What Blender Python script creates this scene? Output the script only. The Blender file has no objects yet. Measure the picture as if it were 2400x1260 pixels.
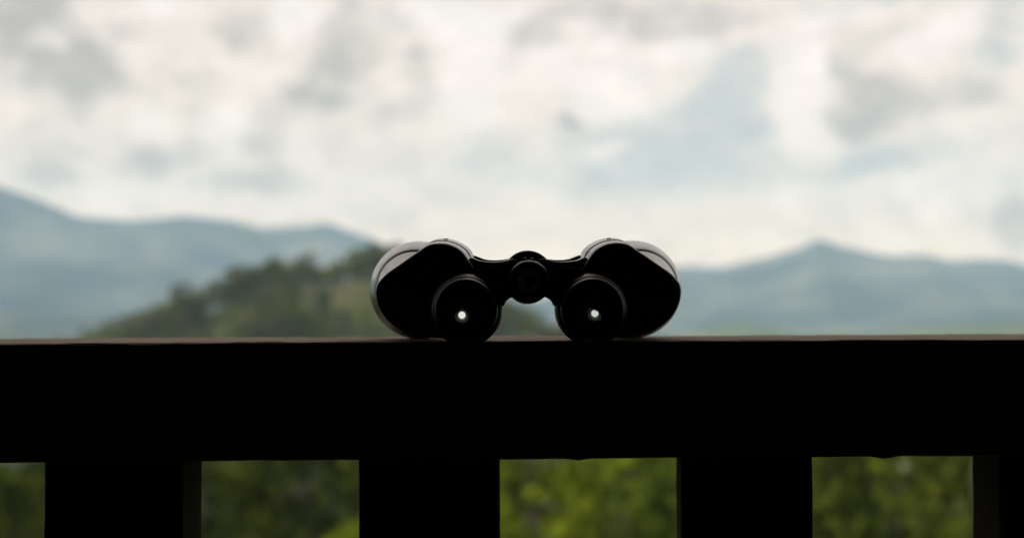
import bpy, bmesh, math, random
import numpy as np
from mathutils import Vector

random.seed(7)
rng = np.random.default_rng(11)
R = math.radians
SC = bpy.context.scene
COL = SC.collection

# ------------------------------------------------------------------ camera
# Metres. Rail top is z = 0, the eyecups of the binoculars end at y = 0.
cam_d = bpy.data.cameras.new("camera")
cam_d.lens, cam_d.sensor_width = 50.0, 36.0
cam_d.clip_start, cam_d.clip_end = 0.05, 60000
cam_d.dof.use_dof = True
cam_d.dof.focus_distance = 0.757
cam_d.dof.aperture_fstop = 6.0
cam = bpy.data.objects.new("camera", cam_d)
COL.objects.link(cam)
cam.location = (0, -0.740, 0.0195)
cam.rotation_euler = (R(90 + 1.495), R(0.20), 0)
SC.camera = cam

# ------------------------------------------------------------------ world
SUN_EL, SUN_AZ = 46.0, -102.0            # azimuth from +Y, clockwise
world = bpy.data.worlds.new("World")
SC.world = world
world.use_nodes = True
nt = world.node_tree
nt.nodes.clear()


def N(t, **kw):
    n = nt.nodes.new(t)
    for k, v in kw.items():
        setattr(n, k, v)
    return n


def put(sock, v):
    if hasattr(v, "is_linked"):
        nt.links.new(v, sock)
    else:
        sock.default_value = v


def M(op, a, b=None, c=None, clamp=False):
    n = N("ShaderNodeMath", operation=op, use_clamp=clamp)
    put(n.inputs[0], a)
    if b is not None: put(n.inputs[1], b)
    if c is not None: put(n.inputs[2], c)
    return n.outputs[0]


def VM(op, a, b=None, c=None):
    n = N("ShaderNodeVectorMath", operation=op)
    put(n.inputs[0], a)
    if b is not None: put(n.inputs[1], b)
    if c is not None: put(n.inputs[2], c)
    return n.outputs["Value"] if op in ("LENGTH", "DOT_PRODUCT") else n.outputs[0]


def smooth(v, a, b, lo, hi):
    n = N("ShaderNodeMapRange", interpolation_type="SMOOTHSTEP")
    put(n.inputs[0], v)
    for i, q in enumerate((a, b, lo, hi)): n.inputs[i + 1].default_value = q
    return n.outputs[0]


def mixc(f, a, b):
    n = N("ShaderNodeMix", data_type="RGBA")
    put(n.inputs[0], f)
    put(n.inputs[6], a)
    put(n.inputs[7], b)
    return n.outputs[2]


def noise(vec, scale, detail=4, rough=0.55):
    n = N("ShaderNodeTexNoise")
    put(n.inputs["Vector"], vec)
    n.inputs["Scale"].default_value = scale
    n.inputs["Detail"].default_value = detail
    n.inputs["Roughness"].default_value = rough
    return n


tc = N("ShaderNodeTexCoord")
sep = N("ShaderNodeSeparateXYZ")
nt.links.new(tc.outputs["Generated"], sep.inputs[0])
DX, DY, DZ = sep.outputs
az = M("MULTIPLY", M("ARCTAN2", DX, DY), 57.29578)
el = M("MULTIPLY", M("ARCSINE", DZ), 57.29578)
comb = N("ShaderNodeCombineXYZ")
put(comb.inputs[0], az)
put(comb.inputs[1], el)
dirv = tc.outputs["Generated"]
wn = noise(dirv, 16.0, 5, 0.65)
warp = VM("MULTIPLY_ADD", wn.outputs["Color"], (1.9, 1.6, 0), (-.95, -.8, 0))
ae = VM("ADD", comb.outputs[0], warp)
stretch = VM("MULTIPLY", dirv, (1, 1, 1.6))
f1 = noise(stretch, 7.0, 5, 0.6).outputs[0]
f2 = noise(VM("ADD", stretch, (3.1, 1.7, 0.4)), 11.0, 5, 0.6).outputs[0]


def field(start, blobs):
    acc = start
    for a, e, ra, re_, w in blobs:
        q = VM("MULTIPLY_ADD", ae, (1 / ra, 1 / re_, 0), (-a / ra, -e / re_, 0))
        s = smooth(VM("LENGTH", q), 1.0, 0.15, 0.0, 1.0)
        acc = M("MULTIPLY_ADD", s, w, acc)
    return acc


# cloud deck: bearings and elevations in degrees (azimuth, elevation, radii, amount)
f3 = noise(VM("ADD", stretch, (.3, 5.7, 2.4)), 24.0, 4, 0.6).outputs[0]
SHADE = [(-19.5, 10.7, 3.31, 2.71, 1.0), (-19.8, 11.1, 2.71, 1.8, 0.6), (-16.9, 9.1, 2.56, 1.95, 1.05), (-17.8, 9.5, 1.5, 1.2, 0.4), (-14.6, 9.5, 3.31, 1.8, 0.3), (-16.5, 7.5, 3.31, 1.95, 0.32), (-12.7, 7.1, 1.26, 1.5, 0.4), (-14.1, 5.5, 1.95, 1.14, 0.6), (-14.6, 6.2, 1.5, 1.2, 0.25), (-9.9, 6.3, 1.95, 2.26, 0.38), (-6.8, 6.3, 1.5, 1.26, 0.45), (-7.5, 8.7, 2.56, 1.44, 0.75), (-6.8, 10.7, 2.26, 2.56, 0.5), (-10.9, 10.7, 1.5, 1.5, 0.4), (-3.3, 8.3, 1.35, 1.05, 0.55), (-3.9, 10.3, 0.66, 0.66, 0.35), (-2.4, 4.0, 1.35, 0.96, 0.35), (-9.5, 4.9, 1.8, 0.9, 0.28), (-18.3, 5.2, 1.95, 0.72, 0.5), (0.5, 10.7, 2.26, 1.65, 0.4), (7.2, 11.4, 6.31, 1.44, 0.55), (3.1, 11.8, 2.41, 1.2, 0.35), (2.4, 7.4, 0.9, 0.72, 0.6), (13.8, 7.8, 3.31, 1.86, 0.7), (14.1, 6.8, 2.1, 1.05, 0.5), (18.1, 8.2, 2.56, 1.2, 0.75), (15.7, 8.2, 1.8, 1.2, 0.3), (19.6, 3.5, 1.35, 2.26, 0.75), (17.2, 3.7, 1.5, 0.9, 0.25), (12.8, 9.3, 1.2, 0.9, 0.25), (-12.4, 8.4, 1.5, 1.2, 0.2), (-5.1, 7.9, 1.2, 1.2, 0.2), (-0.3, 8.0, 1.5, 1.5, 0.25), (-11.2, 5.0, 1.8, 0.9, 0.25), (1.7, 2.7, 2.71, 0.6, 0.2), (7.9, 2.7, 2.41, 0.9, 0.2), (-4.1, 3.4, 1.5, 0.75, 0.25)]
BRIGHT = [(-18.1, 10.2, 1.35, 0.84, 0.5), (-19.3, 7.8, 1.35, 1.05, 0.45), (-19.5, 6.1, 1.5, 1.2, 0.3), (-14.3, 7.4, 1.44, 1.14, 0.75), (-11.4, 7.0, 1.56, 2.16, 0.85), (-8.7, 11.3, 1.95, 1.65, 0.85), (-14.1, 11.7, 2.1, 1.05, 0.8), (-11.2, 9.6, 1.95, 0.96, 0.55), (-1.5, 9.7, 2.71, 4.21, 0.95), (-3.1, 11.6, 2.41, 1.35, 0.7), (1.2, 9.5, 1.8, 1.95, 0.6), (4.1, 9.0, 3.91, 3.31, 1.0), (3.4, 8.0, 1.8, 1.2, 0.5), (7.2, 10.2, 1.56, 1.05, 0.8), (0.5, 12.0, 1.5, 0.75, 0.5), (11.9, 10.0, 1.86, 1.86, 0.8), (11.6, 8.2, 1.86, 2.16, 0.85), (13.5, 11.4, 2.71, 0.75, 0.6), (15.9, 9.9, 2.26, 1.56, 0.6), (17.8, 10.5, 1.5, 1.2, 0.5), (12.3, 6.1, 1.95, 1.35, 0.45), (0.9, 6.6, 0.72, 0.6, 0.4), (3.9, 6.2, 1.44, 0.54, 0.45), (16.5, 4.1, 1.8, 1.86, 0.5), (18.7, 5.3, 2.71, 1.35, 0.35), (11.0, 3.9, 1.26, 1.14, 0.4), (-15.9, 3.9, 3.61, 1.2, 0.35), (-8.5, 4.0, 2.71, 1.05, 0.4), (-12.2, 4.1, 2.71, 0.9, 0.25), (9.9, 2.5, 2.1, 0.9, 0.3), (14.5, 2.6, 2.71, 1.05, 0.3), (-1.4, 5.4, 1.8, 1.05, 0.2)]
GAPS = [(9.7, 9.3, 2.86, 1.8, 1.1), (8.5, 8.1, 2.56, 2.1, 0.85), (7.2, 7.2, 3.91, 1.8, 0.75), (4.8, 6.8, 5.11, 1.26, 0.65), (8.5, 6.2, 6.62, 2.1, 0.65), (3.8, 5.4, 6.01, 1.8, 0.5), (6.8, 5.1, 6.01, 1.8, 0.5), (-1.2, 6.5, 2.1, 1.5, 0.5), (-5.8, 4.0, 1.95, 0.9, 0.5), (-6.2, 5.2, 1.8, 0.84, 0.35), (-18.8, 8.6, 1.2, 0.75, 0.5), (-13.3, 10.9, 0.96, 0.6, 0.45), (-4.7, 11.3, 1.65, 0.6, 0.4), (-1.7, 5.6, 1.5, 0.75, 0.45), (16.1, 5.7, 6.31, 1.26, 0.7), (14.0, 5.3, 3.61, 1.05, 0.5), (14.5, 11.7, 4.81, 0.48, 0.6), (19.3, 10.5, 1.8, 2.41, 0.6), (18.7, 9.4, 1.2, 1.2, 0.35), (6.8, 11.9, 1.8, 0.6, 0.3), (11.9, 4.6, 3.31, 0.9, 0.4), (12.8, 3.6, 1.8, 0.9, 0.3), (-17.0, 5.0, 1.8, 0.6, 0.25), (0.7, 5.1, 2.1, 0.9, 0.3)]
ANTI = [(12.3, 6.1, 1.8, 1.44, -0.9), (3.9, 6.2, 1.44, 0.54, -0.6), (0.9, 6.6, 0.72, 0.6, -0.5), (16.5, 4.1, 2.41, 1.95, -0.6), (18.9, 5.1, 2.71, 1.5, -0.5), (11.0, 3.9, 1.35, 1.2, -0.5), (14.5, 4.6, 1.35, 0.9, -0.4)]

inframe = field(0.0, [(0, 6, 34, 22, 1.0)])
out = M("SUBTRACT", 1.0, inframe)


def puff(acc, nz, amt, lo, hi):
    """Break a smooth field up with noise and give it cloud edges."""
    return smooth(M("MULTIPLY_ADD", M("SUBTRACT", nz, .5), amt, acc), lo, hi, 0, 1)


G = field(M("MULTIPLY", smooth(f1, .48, .66, 0, .9), out), GAPS + ANTI)
G = puff(G, f3, 1.0, .0, 1.35)
S = field(M("MULTIPLY_ADD", M("SUBTRACT", f2, .5), 1.5, .05), SHADE)
S = puff(S, f3, 1.5, .0, 1.1)
B = field(M("MULTIPLY_ADD", M("SUBTRACT", f1, .5), 1.6, .10), BRIGHT)
B = puff(B, f3, -1.6, .05, 1.05)
G = M("MULTIPLY", M("MULTIPLY", G, M("MULTIPLY_ADD", B, -.6, 1.0)), smooth(el, 1.6, 4.4, .12, 1))
lowc = mixc(smooth(el, 1.5, 7.0, 0, 1), (1.36, 1.05, .73, 1), (1.05, .86, .675, 1))
cream = mixc(smooth(el, 6.0, 14.0, 0, 1), lowc, (.88, .76, .65, 1))


def tint(f, c_, k):
    return mixc(f, c_, VM("MULTIPLY", c_, k))


c = tint(M("MULTIPLY", G, .95), cream, (.69, .78, .86))
c = tint(M("MULTIPLY", S, 1.0, clamp=True), c, (.53, .53, .54))
f4 = noise(VM("ADD", stretch, (2.3, .7, 5.4)), 34.0, 3, 0.55).outputs[0]
cb = VM("MULTIPLY", cream, (1.09, 1.12, 1.20))
c = mixc(M("MULTIPLY", B, 1.0, clamp=True), c, cb)
rel = N("ShaderNodeCombineXYZ")
lum = M("MULTIPLY_ADD", M("SUBTRACT", f4, .5), .42, 1.0)
for k_ in range(3): put(rel.inputs[k_], lum)
c = VM("MULTIPLY", c, rel.outputs[0])
bg_cloud = N("ShaderNodeBackground")
put(bg_cloud.inputs[0], c)
bg_cloud.inputs[1].default_value = 1.13
sky = N("ShaderNodeTexSky", sky_type="NISHITA")
sky.sun_disc = False
sky.sun_elevation, sky.sun_rotation = R(SUN_EL), R(SUN_AZ)
bg_sky = N("ShaderNodeBackground")
put(bg_sky.inputs[0], sky.outputs[0])
bg_sky.inputs[1].default_value = 0.08
mixs = N("ShaderNodeMixShader")
put(mixs.inputs[0], M("MULTIPLY_ADD", G, -.22, 1.0))
put(mixs.inputs[1], bg_sky.outputs[0])
put(mixs.inputs[2], bg_cloud.outputs[0])
wo = N("ShaderNodeOutputWorld")
put(wo.inputs[0], mixs.outputs[0])
world.cycles.sampling_method = "MANUAL"
world.cycles.sample_map_resolution = 512

sun_d = bpy.data.lights.new("sun", "SUN")
sun_d.energy, sun_d.angle, sun_d.color = 3.6, R(0.5), (1.0, .95, .88)
sun = bpy.data.objects.new("sun", sun_d)
COL.objects.link(sun)
sv = Vector((math.sin(R(SUN_AZ)) * math.cos(R(SUN_EL)), math.cos(R(SUN_AZ)) * math.cos(R(SUN_EL)), math.sin(R(SUN_EL))))
sun.rotation_euler = sv.to_track_quat("Z", "Y").to_euler()
sun.location = sv * 50

vs = SC.view_settings
vs.view_transform, vs.look, vs.exposure, vs.gamma = "Standard", "None", 0.1, 1.0
vs.use_curve_mapping = False
cy = SC.cycles
cy.use_denoising = True
cy.max_bounces, cy.diffuse_bounces, cy.glossy_bounces = 8, 3, 4
cy.transmission_bounces, cy.transparent_max_bounces, cy.volume_bounces = 8, 8, 2
cy.caustics_reflective = cy.caustics_refractive = False
cy.sample_clamp_indirect = 4.0


# ------------------------------------------------------------------ materials
class Mat:
    def __init__(s, name):
        s.m = bpy.data.materials.new(name)
        s.m.use_nodes = True
        s.t = s.m.node_tree
        s.b = s.t.nodes["Principled BSDF"]
        s.o = s.t.nodes["Material Output"]

    def n(s, t, **kw):
        q = s.t.nodes.new(t)
        for k, v in kw.items(): setattr(q, k, v)
        return q

    def l(s, a, b): s.t.links.new(a, b)

    def noise(s, scale, detail=5, rough=.6, coord="Object", stretch=(1, 1, 1)):
        t = s.n("ShaderNodeTexCoord")
        mp = s.n("ShaderNodeMapping")
        mp.inputs["Scale"].default_value = stretch
        s.l(t.outputs[coord], mp.inputs[0])
        q = s.n("ShaderNodeTexNoise")
        q.inputs["Scale"].default_value, q.inputs["Detail"].default_value, q.inputs["Roughness"].default_value = scale, detail, rough
        s.l(mp.outputs[0], q.inputs["Vector"])
        return q.outputs[0]

    def ramp(s, fac, stops):
        r = s.n("ShaderNodeValToRGB")
        e = r.color_ramp.elements
        while len(e) < len(stops): e.new(.5)
        for k, (p, c_) in zip(e, stops):
            k.position = p
            k.color = (*c_, 1)
        s.l(fac, r.inputs[0])
        return r.outputs[0]

    def bump(s, h, strength, dist):
        b = s.n("ShaderNodeBump")
        b.inputs["Strength"].default_value, b.inputs["Distance"].default_value = strength, dist
        s.l(h, b.inputs["Height"])
        s.l(b.outputs[0], s.b.inputs["Normal"])


def simple(name, col, rough, metal=0.0, spec=.5):
    m = Mat(name)
    m.b.inputs["Base Color"].default_value = (*col, 1)
    m.b.inputs["Roughness"].default_value = rough
    m.b.inputs["Metallic"].default_value = metal
    m.b.inputs["Specular IOR Level"].default_value = spec
    return m


def rubber_mat(name, lo, hi, r0, r1, grain):
    m = Mat(name)
    f = m.noise(900, 4, .6)
    m.l(m.ramp(m.noise(60, 4), [(.3, lo), (.7, hi)]), m.b.inputs["Base Color"])
    mr = m.n("ShaderNodeMapRange")
    mr.inputs[3].default_value, mr.inputs[4].default_value = r0, r1
    m.l(m.noise(90, 6, .7), mr.inputs[0])
    m.l(mr.outputs[0], m.b.inputs["Roughness"])
    m.bump(f, grain, .0002)
    return m.m


RUBBER = rubber_mat("black_rubber_armour", (.010, .010, .010), (.017, .016, .016), .14, .27, .10)
PLASTIC = rubber_mat("black_plastic", (.008, .008, .009), (.013, .013, .013), .30, .44, .05)
RING = rubber_mat("eyecup_rubber", (.010, .010, .011), (.016, .016, .017), .27, .42, .10)
METAL = simple("brushed_metal", (.55, .50, .44), .5, .6).m
INNER = simple("matt_black_inside", (.004, .004, .004), .9, 0, .1).m
MIRROR = simple("prism_mirror", (.94, .95, .92), .0, 1.0).m


def lens_mat():
    m = Mat("lens_glass")
    g = m.n("ShaderNodeBsdfRefraction")
    g.inputs["IOR"].default_value, g.inputs["Roughness"].default_value = 1.5, 0
    g.inputs["Color"].default_value = (.98, .98, .97, 1)
    m.l(g.outputs[0], m.o.inputs[0])
    return m.m


LENS = lens_mat()


def eye_lens_mat():
    m = Mat("eye_lens_glass")
    at = m.n("ShaderNodeAttribute", attribute_name="clear")  # mask for the glow painted around the exit pupil
    tr = m.n("ShaderNodeBsdfTransparent")
    tr.inputs[0].default_value = (.8, 1, .92, 1)
    mx = m.n("ShaderNodeMixShader")
    m.b.inputs["Base Color"].default_value = (.004, .004, .004, 1)
    m.b.inputs["Roughness"].default_value = .25
    m.l(at.outputs["Fac"], mx.inputs[0])
    m.l(m.b.outputs[0], mx.inputs[1])
    m.l(tr.outputs[0], mx.inputs[2])
    m.l(mx.outputs[0], m.o.inputs[0])
    return m.m


EYE = eye_lens_mat()


def wood_mat(name, lo, hi, stretch, gl, spec=.4):
    m = Mat(name)
    g = m.noise(14, 7, .68, stretch=stretch)
    g2 = m.noise(55, 5, .7, stretch=stretch)
    big = m.noise(5, 3, .5)
    mx = m.n("ShaderNodeMix", data_type="FLOAT")
    mx.inputs[0].default_value = .4
    m.l(g, mx.inputs[2])
    m.l(g2, mx.inputs[3])
    mx2 = m.n("ShaderNodeMix", data_type="FLOAT")
    mx2.inputs[0].default_value = .25
    m.l(mx.outputs[0], mx2.inputs[2])
    m.l(big, mx2.inputs[3])
    m.l(m.ramp(mx2.outputs[0], [(.30, lo), (.52, tuple((a + b) / 2 for a, b in zip(lo, hi))), (.70, hi)]), m.b.inputs["Base Color"])
    m.b.inputs["Roughness"].default_value = gl
    m.b.inputs["Specular IOR Level"].default_value = spec
    m.bump(mx.outputs[0], .5, .0015)
    return m.m


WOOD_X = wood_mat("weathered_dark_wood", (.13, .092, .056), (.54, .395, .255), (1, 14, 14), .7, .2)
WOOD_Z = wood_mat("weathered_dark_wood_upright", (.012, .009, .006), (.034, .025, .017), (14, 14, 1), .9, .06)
PORCH = wood_mat("dark_stained_boards", (.018, .014, .010), (.040, .032, .024), (1, 9, 9), .7)


def leaf_mat(name, lo, mid, hi):
    m = Mat(name)
    f = m.noise(.5, 3, .6)
    oi = m.n("ShaderNodeObjectInfo")
    ad = m.n("ShaderNodeMath", operation="MULTIPLY_ADD")
    m.l(oi.outputs["Random"], ad.inputs[0])
    ad.inputs[1].default_value, ad.inputs[2].default_value = .16, -.08
    ad2 = m.n("ShaderNodeMath", operation="ADD")
    m.l(f, ad2.inputs[0])
    m.l(ad.outputs[0], ad2.inputs[1])
    c_ = m.ramp(ad2.outputs[0], [(.36, lo), (.5, mid), (.63, hi)])
    m.l(c_, m.b.inputs["Base Color"])
    m.b.inputs["Roughness"].default_value = .7
    m.b.inputs["Specular IOR Level"].default_value = .04
    tl = m.n("ShaderNodeBsdfTranslucent")
    m.l(c_, tl.inputs[0])
    mx = m.n("ShaderNodeMixShader")
    mx.inputs[0].default_value = .3
    m.l(m.b.outputs[0], mx.inputs[1])
    m.l(tl.outputs[0], mx.inputs[2])
    m.l(mx.outputs[0], m.o.inputs[0])
    return m.m


LEAF_DARK = leaf_mat("dark_green_leaves", (.014, .026, .002), (.044, .064, .004), (.095, .115, .009))
LEAF_MID = leaf_mat("green_leaves", (.038, .060, .004), (.112, .152, .007), (.172, .210, .012))
LEAF_YEL = leaf_mat("yellow_green_leaves", (.080, .122, .005), (.160, .220, .008), (.210, .258, .014))
LEAF_OLIVE = leaf_mat("olive_leaves", (.028, .036, .006), (.064, .068, .014), (.110, .105, .026))
LEAF_PALE = leaf_mat("pale_olive_leaves", (.050, .056, .014), (.090, .094, .026), (.130, .125, .040))
BARK = wood_mat("bark", (.04, .032, .024), (.10, .085, .065), (6, 6, 1), .9)


def ground_mat(name, stops, scale, detail=8, rough=.62):
    m = Mat(name)
    m.l(m.ramp(m.noise(scale, detail, rough), stops), m.b.inputs["Base Color"])
    m.b.inputs["Roughness"].default_value = .95
    m.b.inputs["Specular IOR Level"].default_value = .1
    return m.m


GROUND = ground_mat("meadow_and_fields", [(.30, (.038, .056, .016)), (.48, (.085, .105, .030)), (.60, (.135, .145, .045)), (.72, (.18, .165, .065))], .004)
HILL = ground_mat("grassy_hillside", [(.34, (.022, .032, .007)), (.48, (.042, .050, .012)), (.58, (.062, .062, .018)), (.72, (.09, .078, .030))], .022)
MOUNT = ground_mat("forested_mountain", [(.36, (.006, .013, .012)), (.48, (.030, .042, .028)), (.56, (.090, .090, .052)), (.66, (.18, .165, .090))], .0022)


# ------------------------------------------------------------------ helpers
def link(name, me, parent=None, mat=None, sharp=None):
    o = bpy.data.objects.new(name, me)
    COL.objects.link(o)
    if parent is not None: o.parent = parent
    if mat is not None and not me.materials: me.materials.append(mat)
    if sharp is not None and len(me.polygons):
        me.polygons.foreach_set("use_smooth", [True] * len(me.polygons))
        me.set_sharp_from_angle(angle=R(sharp))
    return o


def thing(name, label, cat, loc=(0, 0, 0), group=None):
    o = bpy.data.objects.new(name, None)
    COL.objects.link(o)
    o.location = loc
    o.empty_display_size = .1
    o["label"], o["category"] = label, cat
    if group: o["group"] = group
    return o


def raw_mesh(name, verts, faces, k):
    """Fast mesh from numpy arrays; every face has k corners."""
    me = bpy.data.meshes.new(name)
    verts = np.asarray(verts, np.float32)
    faces = np.asarray(faces, np.int32)
    me.vertices.add(len(verts))
    me.vertices.foreach_set("co", verts.ravel())
    me.loops.add(faces.size)
    me.loops.foreach_set("vertex_index", faces.ravel())
    me.polygons.add(len(faces))
    me.polygons.foreach_set("loop_start", np.arange(0, faces.size, k, dtype=np.int32))
    me.update(calc_edges=True)
    me.validate()
    return me


def bm_mesh(name, bm):
    bmesh.ops.recalc_face_normals(bm, faces=bm.faces[:])
    me = bpy.data.meshes.new(name)
    bm.to_mesh(me)
    bm.free()
    return me


def lathe(bm, prof, cx, cz, n=96, skip=None):
    """Revolve (y, r) in mm about the axis x=cx, z=cz (mm) along y; result in metres."""
    rings = []
    for y, r in prof:
        if r <= 1e-6:
            rings.append([bm.verts.new((cx / 1e3, y / 1e3, cz / 1e3))])
        else:
            rings.append([bm.verts.new(((cx + r * math.cos(2 * math.pi * i / n)) / 1e3, y / 1e3,
                                        (cz + r * math.sin(2 * math.pi * i / n)) / 1e3)) for i in range(n)])
    for (a, b), (y, r) in zip(zip(rings, rings[1:]), prof):
        for i in range(n):
            j = (i + 1) % n
            if skip and skip(y, math.cos(2 * math.pi * (i + .5) / n), i): continue
            if len(a) == 1: bm.faces.new((a[0], b[i], b[j]))
            elif len(b) == 1: bm.faces.new((a[i], b[0], a[j]))
            else: bm.faces.new((a[i], b[i], b[j], a[j]))
    return rings


def resample(poly, n):
    p = np.array(poly, float)
    q = np.vstack([p, p[:1]])
    # Catmull-Rom through the points, then equal arc lengths
    m = len(p)
    pts = []
    for i in range(m):
        p0, p1, p2, p3 = p[i - 1], p[i], p[(i + 1) % m], p[(i + 2) % m]
        for t in np.linspace(0, 1, 12, endpoint=False):
            pts.append(.5 * ((2 * p1) + (p2 - p0) * t + (2 * p0 - 5 * p1 + 4 * p2 - p3) * t * t + (3 * p1 - p0 - 3 * p2 + p3) * t ** 3))
    q = np.array(pts + [pts[0]])
    d = np.r_[0, np.cumsum(np.linalg.norm(np.diff(q, axis=0), axis=1))]
    s = np.linspace(0, d[-1], n, endpoint=False)
    return np.c_[np.interp(s, d, q[:, 0]), np.interp(s, d, q[:, 1])]


def normals2d(p):
    t = np.roll(p, -1, 0) - np.roll(p, 1, 0)
    nrm = np.c_[t[:, 1], -t[:, 0]]
    nrm /= np.linalg.norm(nrm, axis=1, keepdims=True)
    area = .5 * np.sum(p[:, 0] * np.roll(p[:, 1], -1) - np.roll(p[:, 0], -1) * p[:, 1])
    return nrm * np.sign(area)


def plate(bm, poly, y0, y1, bev, s=1, bow=0.0):
    """Extruded plate in the x-z plane (mm), with bevelled rims."""
    p = np.array(poly, float) * (s, 1)
    nn = normals2d(p)
    rings = []
    for y, o in ((y0, -bev), (y0 + bev, 0), (y1 - bev, bow), (y1, bow - bev)):
        q = p + nn * o
        rings.append([bm.verts.new((a / 1e3, y / 1e3, b / 1e3)) for a, b in q])
    n = len(p)
    for a, b in zip(rings, rings[1:]):
        for i in range(n):
            j = (i + 1) % n
            bm.faces.new((a[i], b[i], b[j], a[j]))
    bm.faces.new(rings[0])
    bm.faces.new(rings[-1])


def fbm(x, y, seed, octv=5, gain=.5):
    """Value noise, numpy, about 0..1."""
    tot, amp, norm = np.zeros_like(x, float), 1.0, 0.0
    for o in range(octv):
        xi, yi = np.floor(x).astype(np.int64), np.floor(y).astype(np.int64)
        fx, fy = x - xi, y - yi
        fx, fy = fx * fx * (3 - 2 * fx), fy * fy * (3 - 2 * fy)

        def h(a, b):
            v = (a * 374761393 + b * 668265263 + (seed + o) * 974634777) & 0x7fffffff
            v = ((v ^ (v >> 13)) * 1274126177) & 0x7fffffff
            return ((v ^ (v >> 16)) & 0xffff) / 65535.0

        tot += amp * ((h(xi, yi) * (1 - fx) + h(xi + 1, yi) * fx) * (1 - fy) + (h(xi, yi + 1) * (1 - fx) + h(xi + 1, yi + 1) * fx) * fy)
        norm += amp
        amp *= gain
        x, y = x * 2.03 + 17.1, y * 2.03 + 5.7
    return tot / norm


# ------------------------------------------------------------------ terrain
TR = np.array([0, 6, 14, 30, 60, 100, 200, 330, 600, 1500, 3000, 6000, 16000.])
TZ = np.array([-2.2, -2.6, -4.6, -9.0, -16.0, -24.0, -42.0, -56.0, -72.0, -92.0, -104.0, -110.0, -112.0])


def base_z(r, a):
    """Ground height at distance r (m) and bearing a (degrees)."""
    front = .5 + .5 * np.cos(np.radians(np.clip(a, -180, 180)))
    z = np.interp(np.log1p(r), np.log1p(TR), TZ)
    zb = np.interp(np.log1p(r), np.log1p(TR), -2.2 + (TZ + 2.2) * .35)
    w = np.clip(front * 1.6, 0, 1)
    x, y = r * np.sin(np.radians(a)), r * np.cos(np.radians(a))
    und = (fbm(x / 160 + 40, y / 160 + 40, 3) - .5) * np.clip(r / 60 - .6, 0, 9) ** .8 * 1.4
    return z * w + zb * (1 - w) + und


def polar_patch(name, rs, azs, zfun, mat, closed=False):
    RR, AA = np.meshgrid(rs, azs, indexing="ij")
    Z = zfun(RR, AA)
    X, Y = RR * np.sin(np.radians(AA)), RR * np.cos(np.radians(AA))
    V = np.stack([X, Y, Z], -1).reshape(-1, 3)
    nr, na = RR.shape
    i, j = np.meshgrid(np.arange(nr - 1), np.arange(na - (0 if closed else 1)), indexing="ij")
    j2 = (j + 1) % na
    F = np.stack([i * na + j, i * na + j2, (i + 1) * na + j2, (i + 1) * na + j], -1).reshape(-1, 4)
    o = link(name, raw_mesh(name, V, F[:, ::-1], 4), None, mat, 180)
    o["kind"] = "structure"
    return o


polar_patch("ground", np.geomspace(.5, 7300, 125), np.arange(-180, 180, .75), base_z, GROUND, True)

# the wooded hill across the gully: treetop skyline by bearing
HP = np.array([(-40, -4), (-24, -3.0), (-17.19, -1.6), (-16.33, -1.15), (-14.96, -.75), (-13.75, -.05), (-12.89, .46), (-11.69, .64), (-11.0, 1.15),
               (-9.97, 1.5), (-8.94, 1.58), (-8.08, 1.67), (-7.22, 1.58), (-6.36, 1.93), (-5.67, 2.01), (-4.64, 2.05), (-3.44, 1.93),
               (-2.06, 1.32), (-.86, .29), (0, -.4), (1.03, -.77), (2.23, -1.08), (4.3, -1.5), (9, -2.4), (16, -4)])
HR = 600.0


def hill_z(r, a):
    crest = np.tan(np.radians(np.interp(a, HP[:, 0], HP[:, 1]))) * HR - 8.0
    b = base_z(r, a) - 2.0
    t = np.clip((r - 330) / (HR - 330), 0, 1)
    up = t * t * (3 - 2 * t)
    t2 = np.clip((r - HR) / 330, 0, 1)
    dn = 1 - t2 * t2 * (3 - 2 * t2)
    w = np.where(r < HR, up ** .85, dn)
    x, y = r * np.sin(np.radians(a)), r * np.cos(np.radians(a))
    n = (fbm(x / 55, y / 55, 9) - .6) * 12 * w * np.clip(np.abs(r - HR) / 90, 0, 1)
    crest = np.maximum(crest, b - 6)
    return b + (crest - b) * w + n


polar_patch("hill", np.linspace(322, 940, 90), np.arange(-34, 13, .35), hill_z, HILL)


def range_z(prof, r0, front, back, base, seed, amp):
    prof = np.array(prof)

    def f(r, a):
        e = np.interp(a, prof[:, 0], prof[:, 1])
        e = e + (fbm(a * 1.3, a * 0 + seed, seed, 4) - .5) * .18
        crest = np.tan(np.radians(e)) * r0
        t = np.where(r < r0, np.clip((r - (r0 - front)) / front, 0, 1), np.clip(((r0 + back) - r) / back, 0, 1))
        x, y = r * np.sin(np.radians(a)), r * np.cos(np.radians(a))
        rid = 1 - np.abs(2 * fbm(x / 900, y / 900, seed + 5, 5) - 1)
        w = t ** 1.15
        z = base + (crest - base) * w
        return z + (rid - .75) * amp * np.sin(np.pi * np.clip(t, 0, 1)) ** .8
    return f


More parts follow.
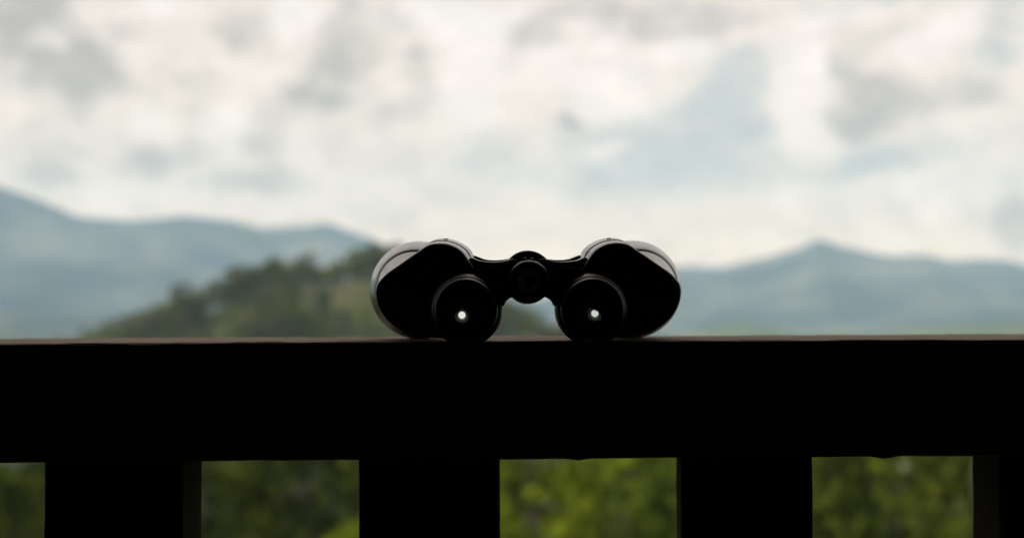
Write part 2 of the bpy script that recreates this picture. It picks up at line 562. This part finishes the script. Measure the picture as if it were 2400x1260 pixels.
LP = [(-80, 4.4), (-60, 5.1), (-45, 4.3), (-33, 5.2), (-26, 4.8), (-22.5, 4.95), (-20.63, 4.76), (-19.6, 4.5), (-18.57, 4.16), (-17.19, 3.56), (-16.33, 3.39), (-14.78, 3.35),
      (-13.75, 3.51), (-12.38, 3.52), (-11, 3.47), (-9.97, 3.13), (-8.6, 3.21), (-7.39, 3.3), (-6.02, 2.87), (-4.81, 2.36), (-3.44, 1.84),
      (-1.72, 1.15), (0, .46), (1.72, -.05), (3.44, -.48), (7, -1.2)]
RP = [(-8, -.6), (-4, -.3), (0, .03), (1.72, .46), (3.44, 1.07), (5.16, 1.32), (6.88, 1.58), (8.42, 1.5), (9.63, 1.84), (10.83, 2.15), (11.69, 2.42),
      (12.21, 2.72), (12.6, 2.5), (13.75, 2.14), (14.78, 1.89), (15.82, 1.93), (17.19, 1.67), (18.22, 1.72), (19.43, 1.58), (20.63, 1.32),
      (24, 1.9), (31, 2.6), (40, 1.8), (52, 3.2), (66, 2.2), (80, 3.4)]
polar_patch("mountain", np.linspace(4100, 7250, 64), np.arange(-80, 7.1, .4), range_z(LP, 6500, 2400, 760, -125, 21, 300), MOUNT)
polar_patch("mountain", np.linspace(4300, 7330, 64), np.arange(-8, 80.1, .4), range_z(RP, 6700, 2400, 640, -125, 33, 260), MOUNT)
polar_patch("mountain", np.linspace(2900, 4500, 44), np.arange(-62, -5, .45),
            range_z([(-62, 1.4), (-48, .9), (-36, 1.1), (-28, .55), (-23, .25), (-20.6, .02), (-18, -.15), (-15, -.30), (-12, -.62), (-9, -.95), (-5, -2.2)], 3700, 800, 800, -125, 61, 90), MOUNT)
# low foothills in the valley
polar_patch("foothill", np.linspace(2300, 3700, 36), np.arange(2.5, 32, .5),
            range_z([(2.5, -2.4), (5, -1.5), (7, -1.0), (8.3, -.72), (9.5, -.62), (10.6, -.85), (11.6, -1.15), (14, -1.1), (16, -.85), (18.5, -.6), (21, -.55), (26, -.9), (32, -2.4)],
                    3000, 700, 700, -125, 44, 20), GROUND)
polar_patch("foothill", np.linspace(2300, 3700, 36), np.arange(-38, -12, .5),
            range_z([(-38, -2.4), (-30, -.9), (-24, -.7), (-20.5, -.8), (-18.5, -.95), (-16, -1.2), (-12, -2.4)], 3000, 700, 700, -125, 51, 20), HILL)

# ------------------------------------------------------------------ porch the camera stands in
def board_box(name, x0, x1, y0, y1, z0, z1, mat):
    bm = bmesh.new()
    bmesh.ops.create_cube(bm, size=1)
    for v in bm.verts:
        v.co = Vector(((x0 + x1) / 2 + v.co.x * (x1 - x0), (y0 + y1) / 2 + v.co.y * (y1 - y0), (z0 + z1) / 2 + v.co.z * (z1 - z0)))
    o = link(name, bm_mesh(name, bm), None, mat)
    o["kind"] = "structure"
    return o


board_box("floor", -3.2, 3.2, -3.4, .26, -1.16, -.98, PORCH)
board_box("ceiling", -3.6, 3.6, -3.6, .95, 1.45, 1.57, PORCH)
board_box("wall", -3.2, 3.2, -3.4, -3.25, -.977, 1.447, PORCH)
board_box("wall", -3.36, -3.203, -3.4, .26, -1.16, 1.447, PORCH)
board_box("wall", 3.203, 3.36, -3.4, .26, -1.16, 1.447, PORCH)

# ------------------------------------------------------------------ railing
RAIL_YAW = R(2.0)
RAIL_Y = .0455                       # near face of the rail at x = 0
rail = thing("railing", "dark weathered wooden porch railing with wide top rail and broad balusters, binoculars resting on it", "railing", (0, RAIL_Y, 0))
rail.rotation_euler = (0, 0, RAIL_YAW)


def beam(length_axis, a0, a1, n, u0, u1, v0, v1, seed, rad=.0016, rough=.0006, bumps=()):
    """Sawn timber: a rounded rectangle swept along one axis with an uneven surface (u = y; v = z, or x for uprights)."""
    sec = []
    for cu, cv, q in ((u0 + rad, v0 + rad, 180), (u1 - rad, v0 + rad, 270), (u1 - rad, v1 - rad, 0), (u0 + rad, v1 - rad, 90)):
        for k in range(4):
            t = R(q + 30 * k)
            sec.append((cu + rad * math.cos(t), cv + rad * math.sin(t)))
    # extra points on the long sides
    full = []
    for i, p in enumerate(sec):
        full.append(p)
        nx = sec[(i + 1) % len(sec)]
        if math.dist(p, nx) > .01:
            for t in np.linspace(0, 1, 7)[1:-1]:
                full.append((p[0] + (nx[0] - p[0]) * t, p[1] + (nx[1] - p[1]) * t))
    full = np.array(full)
    m = len(full)
    s = np.linspace(a0, a1, n)
    S, K = np.meshgrid(s, np.arange(m), indexing="ij")
    j1 = fbm(S * 9 + seed, K * .8, seed, 4) - .5
    j2 = fbm(S * 60 + seed, K * 1.7, seed + 3, 3) - .5
    d = (j1 * 1.6 + j2 * .9) * rough * 2
    cu, cv = (u0 + u1) / 2, (v0 + v1) / 2
    U = full[None, :, 0] + d * np.sign(full[None, :, 0] - cu)
    V = full[None, :, 1] + d * np.sign(full[None, :, 1] - cv)
    for pos, wid, h in bumps:
        V = V - np.where(V < cv, h * np.exp(-((S - pos) / wid) ** 2), 0)
    if length_axis == "x":
        P = np.stack([S, U, V], -1)
    else:
        P = np.stack([V, U, S], -1)
    i, j = np.meshgrid(np.arange(n - 1), np.arange(m), indexing="ij")
    F = np.stack([i * m + j, i * m + (j + 1) % m, (i + 1) * m + (j + 1) % m, (i + 1) * m + j], -1).reshape(-1, 4)
    me = raw_mesh("beam", P.reshape(-1, 3), F, 4)
    bm = bmesh.new()
    bm.from_mesh(me)
    bm.verts.ensure_lookup_table()
    bm.faces.new([bm.verts[q] for q in range(m)])
    bm.faces.new([bm.verts[(n - 1) * m + q] for q in range(m)])
    bmesh.ops.recalc_face_normals(bm, faces=bm.faces[:])
    bm.to_mesh(me)
    bm.free()
    return me


link("top_rail", beam("x", -2.9, 2.9, 1500, 0, .138, -.0646, 0, 5, .0014, .00036, ((.036, .0035, .0010), (.207, .005, .0014))), rail, WOOD_X, 40)
link("bottom_rail", beam("x", -2.9, 2.9, 300, .01, .10, -.88, -.80, 8), rail, WOOD_X, 40)
bal = [(-.2598, -.1830), (-.0858, -.0070), (.0945, .1672), (.2763, .351)]
for k in range(1, 14): bal.append((.2698 + .177 * k, .2698 + .177 * k + .076))
for k in range(1, 15): bal.append((-.2605 - .177 * k, -.2605 - .177 * k + .076))
for k, (a, b) in enumerate(bal):
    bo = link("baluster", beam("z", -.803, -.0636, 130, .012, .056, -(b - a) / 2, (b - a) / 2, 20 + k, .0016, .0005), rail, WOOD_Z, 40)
    bo.location.x = (a + b) / 2
    bo.rotation_euler.z = R((-3.6, -1.0, -5.0, -.3)[k] if k < 4 else random.uniform(-3, 2))
for a in (-2.99, 2.9):
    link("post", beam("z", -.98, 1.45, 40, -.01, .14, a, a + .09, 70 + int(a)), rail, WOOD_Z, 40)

# ------------------------------------------------------------------ binoculars
BX = .0091
bino = thing("binoculars", "black rubber armoured porro prism binoculars lying on the wooden top rail, eyepieces towards the viewer", "binoculars", (BX, 0, 0))
bino.rotation_euler = (0, 0, R(.5))
EX, EZ = 33.3, 17.6                  # eyepiece axis
OX, OZ = 63.6, 29.3                  # objective axis
HX, HZ = 0.0, 32.3                   # hinge axis

HOUSE = [(-82.3, 26.4), (-81.9, 30.7), (-80.0, 33.5), (-76.4, 37.2), (-69.9, 41.8), (-63.3, 46.4), (-58.9, 49.3), (-55.7, 51.6), (-52.5, 53.0),
         (-48.1, 53.5), (-44.2, 53.2), (-41.0, 52.3), (-37.1, 50.3), (-34.3, 47.7), (-32.1, 44.5), (-30.0, 41.8), (-28.0, 38.6), (-21.0, 33.0),
         (-16.8, 25.5), (-15.6, 17.0), (-18.0, 8.0), (-25.2, 2.6), (-45.8, 2.3), (-59.6, 3.9), (-68.8, 6.9), (-76.8, 13.1), (-80.9, 20.0)]


def housing(s):
    P = resample(HOUSE, 120)
    nn = normals2d(P)
    top = np.clip((P[:, 1] - 36) / 12, 0, 1)
    hump = top * np.clip((P[:, 0] + 62) / 12, 0, 1)
    bm = bmesh.new()
    rings = []
    ang = np.arctan2(P[:, 1] - EZ, P[:, 0] + EX)
    hole = np.c_[-EX + 14 * np.cos(ang), EZ + 14 * np.sin(ang)]
    rings.append((23.4, hole))
    for y, o in ((23.4, -2.2), (23.7, -1.2), (24.4, -.5), (25.6, 0)):
        rings.append((y, P + nn * o))
    for y, o, h in ((30, .3, .35), (40, .5, 1.3), (41, .2, 1.1), (42, .2, 1.2), (43, .6, 1.8), (52, .8, 2.8), (62, .6, 3.7), (67, 0, 3.9), (70, -2, 3.0), (72, -7, -3)):
        rings.append((y, P + nn * (np.minimum(o, o * (.3 + .7 * top)) + h * hump)[:, None]))
    ang2 = np.arctan2(P[:, 1] - OZ, P[:, 0] + OX)
    rings.append((73, np.c_[-OX + 12 * np.cos(ang2), OZ + 12 * np.sin(ang2)]))
    vr = []
    for y, q in rings:
        q = q.copy()
        q[:, 1] = np.maximum(q[:, 1], .6)
        vr.append([bm.verts.new((s * -1 * -a / 1e3, y / 1e3, b / 1e3)) for a, b in q])
    n = len(P)
    for a, b in zip(vr, vr[1:]):
        for i in range(n):
            j = (i + 1) % n
            bm.faces.new((a[i], b[i], b[j], a[j]))
    return bm_mesh("prism_housing", bm)


def quad_mirror(center, normal, half):
    nrm = Vector(normal).normalized()
    t = nrm.cross(Vector((0, 0, 1))).normalized()
    b = nrm.cross(t)
    bm = bmesh.new()
    c_ = Vector(center)
    front = [bm.verts.new((c_ + (t * i + b * j) * half) / 1e3) for i, j in ((-1, -1), (1, -1), (1, 1), (-1, 1))]
    bm.faces.new(front)
    back = [bm.verts.new((c_ + (t * i + b * j) * half - nrm * 2) / 1e3) for i, j in ((-1, -1), (1, -1), (1, 1), (-1, 1))]
    bm.faces.new(back)
    for i in range(4):
        bm.faces.new((front[i], front[(i + 1) % 4], back[(i + 1) % 4], back[i]))
    return bm_mesh("prism", bm)


for s in (1, -1):                     # s = 1: the tube on the left of the hinge (x < 0)
    sx = s                            # profile x is negative already
    body = link("prism_housing", housing(s), bino, RUBBER, 32)
    # rings, arms and tubes of this half
    bm = bmesh.new()
    lathe(bm, [(29, 13.4), (40, 15.8), (52, 18.7), (60, 20.6), (62.5, 21.1), (63.2, 20.9), (64.2, 21.0), (65.6, 22.2), (67.5, 22.9), (76, 24.6), (86, 26.4), (94, 27.6), (104, 28.8), (112, 29.2), (128, 29.2),
               (130, 28.8), (131, 28.4), (132, 28.8), (141, 28.8), (142.5, 28), (142.5, 24.5), (139, 23.4), (128, 22.6), (80, 22.0)], -s * OX, OZ, 128,
          skip=lambda y, c_, t: y < 64 and s * c_ > .25)
    barrel = link("objective_barrel", bm_mesh("objective_barrel", bm), bino, RUBBER, 32)
    bm = bmesh.new()
    lathe(bm, [(131.0, 0), (131.0, 22.9), (134.0, 22.9), (134.35, 16), (134.55, 8), (134.6, 0)], -s * OX, OZ, 64)
    link("objective_lens", bm_mesh("objective_lens", bm), barrel, LENS, 40)
    # eyepiece: stalk with a folding rubber eyecup
    bm = bmesh.new()
    lathe(bm, [(24.2, 15.0), (24.2, 19.3), (16.0, 19.3), (14.4, 19.2), (11.5, 18.75), (8.0, 17.75), (7.0, 17.2), (6.6, 16.5), (8.2, 13.5)], -s * EX, EZ, 128)
    eye = link("eyepiece", bm_mesh("eyepiece", bm), bino, RING, 32)
    bm = bmesh.new()
    lathe(bm, [(8.4, 11.8), (6.0, 12.0), (1.2, 13.2), (.3, 13.9), (0, 14.6), (.05, 15.1), (.5, 15.7), (1.2, 16.1), (4.6, 16.95), (5.3, 16.9), (5.8, 16.4), (6.4, 15.6), (8.3, 15.4)], -s * EX, EZ, 128)
    link("eyecup", bm_mesh("eyecup", bm), eye, RING, 32)
    # eye lens: dark glass, open at the exit pupil, glow around it set by transparency
    px_, pz_ = ((-35.3, 14.9) if s == 1 else (34.4, 15.6))
    bm = bmesh.new()
    ring_r = [1.88, 2.0, 2.4, 3.0, 3.8, 4.8, 6.0]
    rings = []
    for r in ring_r:
        rings.append([bm.verts.new(((px_ + r * math.cos(2 * math.pi * i / 64)) / 1e3, .0058, (pz_ + r * math.sin(2 * math.pi * i / 64)) / 1e3)) for i in range(64)])
    rings.append([bm.verts.new(((-s * EX + 12.2 * math.cos(2 * math.pi * i / 64)) / 1e3, .0062, (EZ + 12.2 * math.sin(2 * math.pi * i / 64)) / 1e3)) for i in range(64)])
    for a, b in zip(rings, rings[1:]):
        for i in range(64):
            bm.faces.new((a[i], a[(i + 1) % 64], b[(i + 1) % 64], b[i]))
    me = bm_mesh("eye_lens", bm)
    at = me.attributes.new("clear", "FLOAT", "POINT")
    vals = []
    for v in me.vertices:
        d = math.hypot(v.co.x * 1e3 - px_, v.co.z * 1e3 - pz_)
        low = .5 - .5 * (v.co.z * 1e3 - pz_) / max(d, 1e-6)
        vals.append(max(0, (1 - (d - 1.88) / 3.2)) ** 2.4 * (.03 + .10 * low ** 2))  # painted halo: fades outwards, stronger below the pupil
    at.data.foreach_set("value", vals)
    link("eye_lens", me, eye, EYE)
    # mirrors added for the porro prisms, outer one tilted up to show sky
    p1 = Vector((-s * 35.0, 46, 15.0))
    p2 = Vector((-s * OX, 50, OZ))
    t = (p2 - p1).normalized()
    d_in = Vector((0, 1, 0))
    d_out = Vector((0, math.cos(R(8.5)), math.sin(R(8.5))))
    for c_, nrm in ((p1, t - d_in), (p2, d_out - t)):
        link("prism", quad_mirror(c_, nrm, 11.5), body, MIRROR)
    # bridge arms
    S_ = -1 if s == -1 else 1
    bm = bmesh.new()
    plate(bm, resample([(-1.0, 44.4), (-4.3, 43.4), (-8.5, 43.0), (-13.0, 42.4), (-20.7, 40.8), (-28.4, 38.4), (-30, 30), (-22, 22), (-14.2, 19.4), (-12.2, 22.0), (-9.6, 23.9), (-5, 25), (-1, 25)], 90), 14, 25, .7, S_)
    link("eyepiece_arm", bm_mesh("eyepiece_arm", bm), bino, PLASTIC, 40)
    bm = bmesh.new()
    plate(bm, resample([(-1.0, 41.5), (-4.0, 42.6), (-6.3, 44.6), (-9, 44.7), (-12.6, 43.7), (-16, 43.3), (-19.7, 43.2), (-26.2, 43.9), (-31.6, 45.3), (-34, 38), (-28, 28), (-16.2, 23), (-12, 24), (-6, 26), (-1, 26)], 90), 26.5, 40, .9, S_, .5)
    link("hinge_arm", bm_mesh("hinge_arm", bm), bino, RUBBER, 40)
    bm = bmesh.new()
    plate(bm, resample([(-2, 47.2), (-7, 46.8), (-11.5, 46.0), (-17.6, 45.5), (-23.7, 46.0), (-31.5, 48), (-36, 40), (-30, 29), (-17, 26), (-10, 27), (-2, 28)], 80), 64, 78, .9, S_, .3)
    link("front_arm", bm_mesh("front_arm", bm), bino, RUBBER, 40)

bm = bmesh.new()
lathe(bm, [(10.4, 0), (10.4, 3.0), (11.6, 3.2), (11.6, 5.0), (10.0, 5.4), (9.7, 9.6), (10.2, 10.6), (11.4, 11.3), (13, 11.5), (42, 11.7), (78, 11.6), (84, 10.5), (85, 0)], HX, HZ, 96)
hinge = link("hinge", bm_mesh("hinge", bm), bino, PLASTIC, 32)
bm = bmesh.new()
lathe(bm, [(10.9, 2.7), (9.0, 2.9), (8.7, 3.5), (8.7, 5.2), (9.1, 5.8), (10.2, 6.0)], HX, HZ + .6, 48)
link("hinge_cap", bm_mesh("hinge_cap", bm), hinge, METAL)
# knurled focus wheel
bm = bmesh.new()
lathe(bm, [(43.5, 0), (43.5, 11.5), (44, 13.2), (45, 14.0), (60, 14.0), (61, 13.2), (61.5, 11.5), (61.5, 0)], 0, 36.2, 240)
for v in bm.verts:
    dx, dz = v.co.x * 1e3, v.co.z * 1e3 - 36.2
    r = math.hypot(dx, dz)
    if r > 13.5:
        k = 1 - .007 * (.5 + .5 * math.cos(60 * math.atan2(dz, dx)))
        v.co.x, v.co.z = dx * k / 1e3, (36.2 + dz * k) / 1e3
link("focus_wheel", bm_mesh("focus_wheel", bm), bino, PLASTIC, 40)
for s in (1, -1):
    bm = bmesh.new()
    lathe(bm, [(0, 0), (0, 1.4), (.5, 1.6), (1.2, 1.5)], 0, 0, 16)
    o = link("screw", bm_mesh("screw", bm), bino, METAL, 40)
    o.location = (-s * .0455, .052, .0572)
    o.rotation_euler = (R(-90), 0, 0)

# ------------------------------------------------------------------ trees
def crown_arrays(seed, rx, rz, n_clump, n_leaf, leaf, clump_r, cz):
    """Leaf-sized quads gathered in clumps through an uneven ellipsoid."""
    g = np.random.default_rng(seed)
    d = g.normal(size=(n_clump, 3))
    d /= np.linalg.norm(d, axis=1, keepdims=True)
    lob = .72 + .5 * fbm(d[:, 0] * 1.8 + seed, d[:, 2] * 1.8 + d[:, 1], seed, 3)
    rad = g.uniform(.45, 1.0, n_clump) ** .5 * lob
    cc = d * rad[:, None] * (rx, rx, rz)
    cr = clump_r * g.uniform(.6, 1.35, n_clump)
    L = n_clump * n_leaf
    ci = np.repeat(np.arange(n_clump), n_leaf)
    q = g.normal(size=(L, 3))
    q /= np.linalg.norm(q, axis=1, keepdims=True)
    pos = cc[ci] + q * (cr[ci] * g.uniform(.35, 1, L) ** .6)[:, None] * (1, 1, .7)
    nrm = q * .7 + g.normal(size=(L, 3)) * .6 + (0, 0, .4)
    nrm /= np.linalg.norm(nrm, axis=1, keepdims=True)
    t = np.cross(nrm, g.normal(size=(L, 3)))
    t /= np.linalg.norm(t, axis=1, keepdims=True)
    b = np.cross(nrm, t)
    sz = (leaf * g.uniform(.6, 1.3, L))[:, None]
    V = np.stack([pos - t * sz, pos - b * sz * .55, pos + t * sz, pos + b * sz * .55], 1).reshape(-1, 3)
    V[:, 2] += cz
    F = np.arange(L * 4).reshape(-1, 4)
    return V, F, cc


def trunk_mesh(h, r, cc, cz, seed):
    g = random.Random(seed)
    bm = bmesh.new()

    def limb(p, q, r0, r1, n=7):
        ax = (q - p).normalized()
        u = ax.orthogonal().normalized()
        w = ax.cross(u)
        a = [bm.verts.new(p + (u * math.cos(2 * math.pi * i / n) + w * math.sin(2 * math.pi * i / n)) * r0) for i in range(n)]
        b = [bm.verts.new(q + (u * math.cos(2 * math.pi * i / n) + w * math.sin(2 * math.pi * i / n)) * r1) for i in range(n)]
        for i in range(n): bm.faces.new((a[i], a[(i + 1) % n], b[(i + 1) % n], b[i]))

    pts = [Vector((0, 0, -.5))]
    for k in range(1, 6):
        pts.append(Vector((g.uniform(-.12, .12) * k * .4, g.uniform(-.12, .12) * k * .4, h * .85 * k / 5)))
    for k in range(5): limb(pts[k], pts[k + 1], r * (1.15 - k * .19), r * (1.15 - (k + 1) * .19))
    for k in range(9):
        c_ = cc[g.randrange(len(cc))]
        st = pts[g.choice((2, 3, 3, 4))]
        limb(st, Vector((c_[0], c_[1], c_[2] + cz)), r * .4, r * .08, 5)
    return bm_mesh("trunk", bm)


def make_proto(seed, h, rx, mat, n_clump=95, n_leaf=34, leaf=.24, clump=.85):
    rz = h * .40
    cz = h - rz
    V, F, cc = crown_arrays(seed, rx, rz, n_clump, n_leaf, leaf, clump, cz)
    me = raw_mesh("crown", V, F, 4)
    me.materials.append(mat)
    tm = trunk_mesh(h, h * .024, cc, cz, seed)
    tm.materials.append(BARK)
    return me, tm


def place_tree(name, proto, x, y, z, sc, rot, label, cat="tree", group=None):
    t = thing(name, label, cat, (x, y, z), group)
    t.scale = (sc, sc, sc)
    t.rotation_euler = (0, 0, R(rot))
    link("crown", proto[0], t)
    link("trunk", proto[1], t)
    return t


P_DARK = [make_proto(101, 12, 3.6, LEAF_DARK), make_proto(102, 11, 3.4, LEAF_DARK)]
P_MID = [make_proto(111, 11.5, 3.4, LEAF_MID), make_proto(112, 12.5, 3.8, LEAF_MID)]
P_YEL = [make_proto(121, 11.5, 3.5, LEAF_YEL), make_proto(122, 12, 3.7, LEAF_YEL)]
P_PALE = [make_proto(131, 11, 3.3, LEAF_PALE)]


def at_polar(r, a, zf=base_z):
    return r * math.sin(R(a)), r * math.cos(R(a)), float(zf(np.array([float(r)]), np.array([float(a)]))[0])


NEAR = [  # r, bearing, prototype, scale, label
    (58, -20.6, P_DARK[1], 1.0, "dark leafy tree behind the far left gap of the railing"),
    (64, -17.0, P_DARK[0], 1.05, "dark tree half hidden by the first wide baluster from the left"),
    (61, -12.2, P_DARK[1], 1.05, "dark green tree at the left side of the second railing gap"),
    (48, -10.9, P_PALE[0], .58, "small pale olive tree standing low at the left of the second railing gap"),
    (63, -8.2, P_DARK[0], 1.08, "darkest tree behind the right half of the second railing gap"),
    (48, -6.1, P_YEL[1], .58, "low yellow green tree at the lower right corner of the second railing gap"),
    (62, -2.6, P_MID[1], 1.0, "green tree behind the wide baluster below the left eyepiece"),
    (58, .8, P_YEL[0], 1.0, "yellow green tree at the left side of the railing gap below the binoculars"),
    (62, 4.9, P_YEL[1], 1.04, "tall yellow green tree at the right side of the railing gap below the binoculars"),
    (56, 7.8, P_MID[0], .95, "green tree half hidden by the third wide baluster"),
    (61, 10.4, P_YEL[0], 1.0, "yellow green tree behind the third wide baluster"),
    (60, 12.9, P_YEL[1], .98, "yellow green tree at the left side of the far right railing gap"),
    (56, 15.2, P_DARK[1], 1.12, "dark tree in the middle of the far right railing gap"),
    (58, 18.2, P_YEL[0], .98, "bright yellow green tree at the right side of the far right railing gap"),
    (62, 21.6, P_MID[1], 1.0, "green tree beyond the last baluster at the right edge"),
]
for k, (r, a, p, sc_, lab) in enumerate(NEAR):
    x, y, z = at_polar(r, a)
    place_tree("leafy_tree", p, x, y, z - .2, sc_, k * 67, lab, "tree", "trees just below the porch")

HILL_T = [  # bearing, r, proto, scale, label
    (-9.5, 570, P_DARK[0], 1.25, "big dark round tree on the hill crest, darkest on the slope"),
    (-10.4, 565, P_DARK[1], 1.2, "dark tree just left of the big dark round tree on the hill"),
    (-8.9, 560, P_DARK[1], 1.1, "dark tree just right of the big dark round tree on the hill"),
    (-8.1, 596, P_MID[0], .95, "small green tree poking up from the hill crest right of the big dark tree"),
    (-6.3, 592, P_YEL[1], 1.10, "yellow topped tree on the hill crest beside the left barrel of the binoculars"),
    (-5.4, 596, P_MID[1], 1.05, "green tree on the hill crest touching the left barrel of the binoculars"),
    (-12.6, 560, P_DARK[1], 1.2, "dark tree on the falling left shoulder of the hill"),
    (-13.6, 556, P_DARK[0], 1.0, "dark tree lowest on the left edge of the hill skyline"),
    (-11.1, 572, P_MID[0], 1.15, "green tree between two dark trees on the left shoulder of the hill"),
    (-11.6, 506, P_YEL[0], .7, "bright yellow tree low on the hillside just above the rail"),
    (-7.6, 530, P_DARK[1], 1.0, "lone dark green tree halfway down the hillside"),
    (-12.2, 512, P_DARK[0], 1.0, "dark green tree low on the hillside above the bright yellow tree"),
    (-6.7, 508, P_DARK[1], .9, "dark tree low on the hillside beside the left barrel of the binoculars"),
    (-8.9, 535, P_MID[1], 1.05, "green tree halfway down the hillside below the big dark tree"),
    (-14.6, 550, P_MID[0], 1.0, "green tree at the foot of the hill far left"),
    (-9.6, 504, P_PALE[0], 1.0, "pale olive tree low on the hillside just above the rail"),
    (-5.9, 505, P_YEL[0], 1.0, "yellow green tree on the slope behind the left barrel of the binoculars"),
]
for k, (a, r, p, sc_, lab) in enumerate(HILL_T):
    x, y, z = at_polar(r, a, hill_z)
    place_tree("hill_tree", p, x, y, z - .3, sc_, k * 53, lab, "tree", "trees standing out on the wooded hill")


# the rest of the wood reads as one mass: low-detail trees joined
def wood(name, spots, mats, weights, label, seed, n_clump=26, n_leaf=7, leaf=.62):
    g = np.random.default_rng(seed)
    base = [crown_arrays(seed + i, 3.3, 3.6, n_clump, n_leaf, leaf, 1.15, 6.2)[0] for i in range(5)]
    Vs, mi = [], []
    for x, y, z in spots:
        b = base[g.integers(5)]
        th, s_ = g.uniform(0, 6.28), g.uniform(.55, 1.0) if g.random() < .7 else g.uniform(1.0, 1.55)
        c_, n_ = math.cos(th) * s_, math.sin(th) * s_
        V = np.c_[b[:, 0] * c_ - b[:, 1] * n_ + x, b[:, 0] * n_ + b[:, 1] * c_ + y, b[:, 2] * s_ * g.uniform(.85, 1.1) + z]
        Vs.append(V)
        v = fbm(np.array([x / 60 + 9]), np.array([y / 60 + 9]), seed, 3)[0] + g.normal() * .10
        mi.append(np.full(len(b) // 4, int(np.searchsorted(weights, v))))
    V = np.concatenate(Vs)
    me = raw_mesh(name, V, np.arange(len(V)).reshape(-1, 4), 4)
    for m in mats: me.materials.append(m)
    me.polygons.foreach_set("material_index", np.concatenate(mi).astype(np.int32))
    o = link(name, me)
    o["kind"], o["label"], o["category"] = "stuff", label, "woodland"
    return o


sp = []
for _ in range(2600):
    a, r = rng.uniform(-24, 8), rng.uniform(345, 640)
    x, y, z = at_polar(r, a, hill_z)
    if fbm(np.array([x / 38]), np.array([y / 38]), 77, 3)[0] > (.30 if -14 < a < -9.3 else .40) or r > 575: sp.append((x, y, z - .4))
wood("forest", sp, (LEAF_DARK, LEAF_OLIVE, LEAF_MID, LEAF_PALE), (.48, .60, .68), "mixed green wood covering the hill behind the binoculars", 200)
sp = []
for _ in range(1900):
    a, r = rng.uniform(-52, 52), 70 + 260 * rng.uniform(0, 1) ** .8
    x, y, z = at_polar(r, a)
    sp.append((x, y, z - .4))
wood("forest", sp, (LEAF_DARK, LEAF_MID, LEAF_YEL), (.46, .58), "dense green wood on the slope below the porch", 300, 24, 13, .36)

# ------------------------------------------------------------------ haze
bm = bmesh.new()
bmesh.ops.create_cube(bm, size=1)
for v in bm.verts:
    v.co = Vector((v.co.x * 14800, v.co.y * 14800, -150 if v.co.z < 0 else 640))
hz = link("haze", bm_mesh("haze", bm))
hz["kind"] = "stuff"
m = Mat("haze")
m.t.nodes.remove(m.b)
pv = m.n("ShaderNodeVolumePrincipled")
pv.inputs["Color"].default_value = (.535, .77, 1.0, 1)
pv.inputs["Density"].default_value = 1.35e-4
pv.inputs["Anisotropy"].default_value = 0.0
m.l(pv.outputs[0], m.o.inputs["Volume"])
hz.data.materials.append(m.m)
hz.display_type = "WIRE"
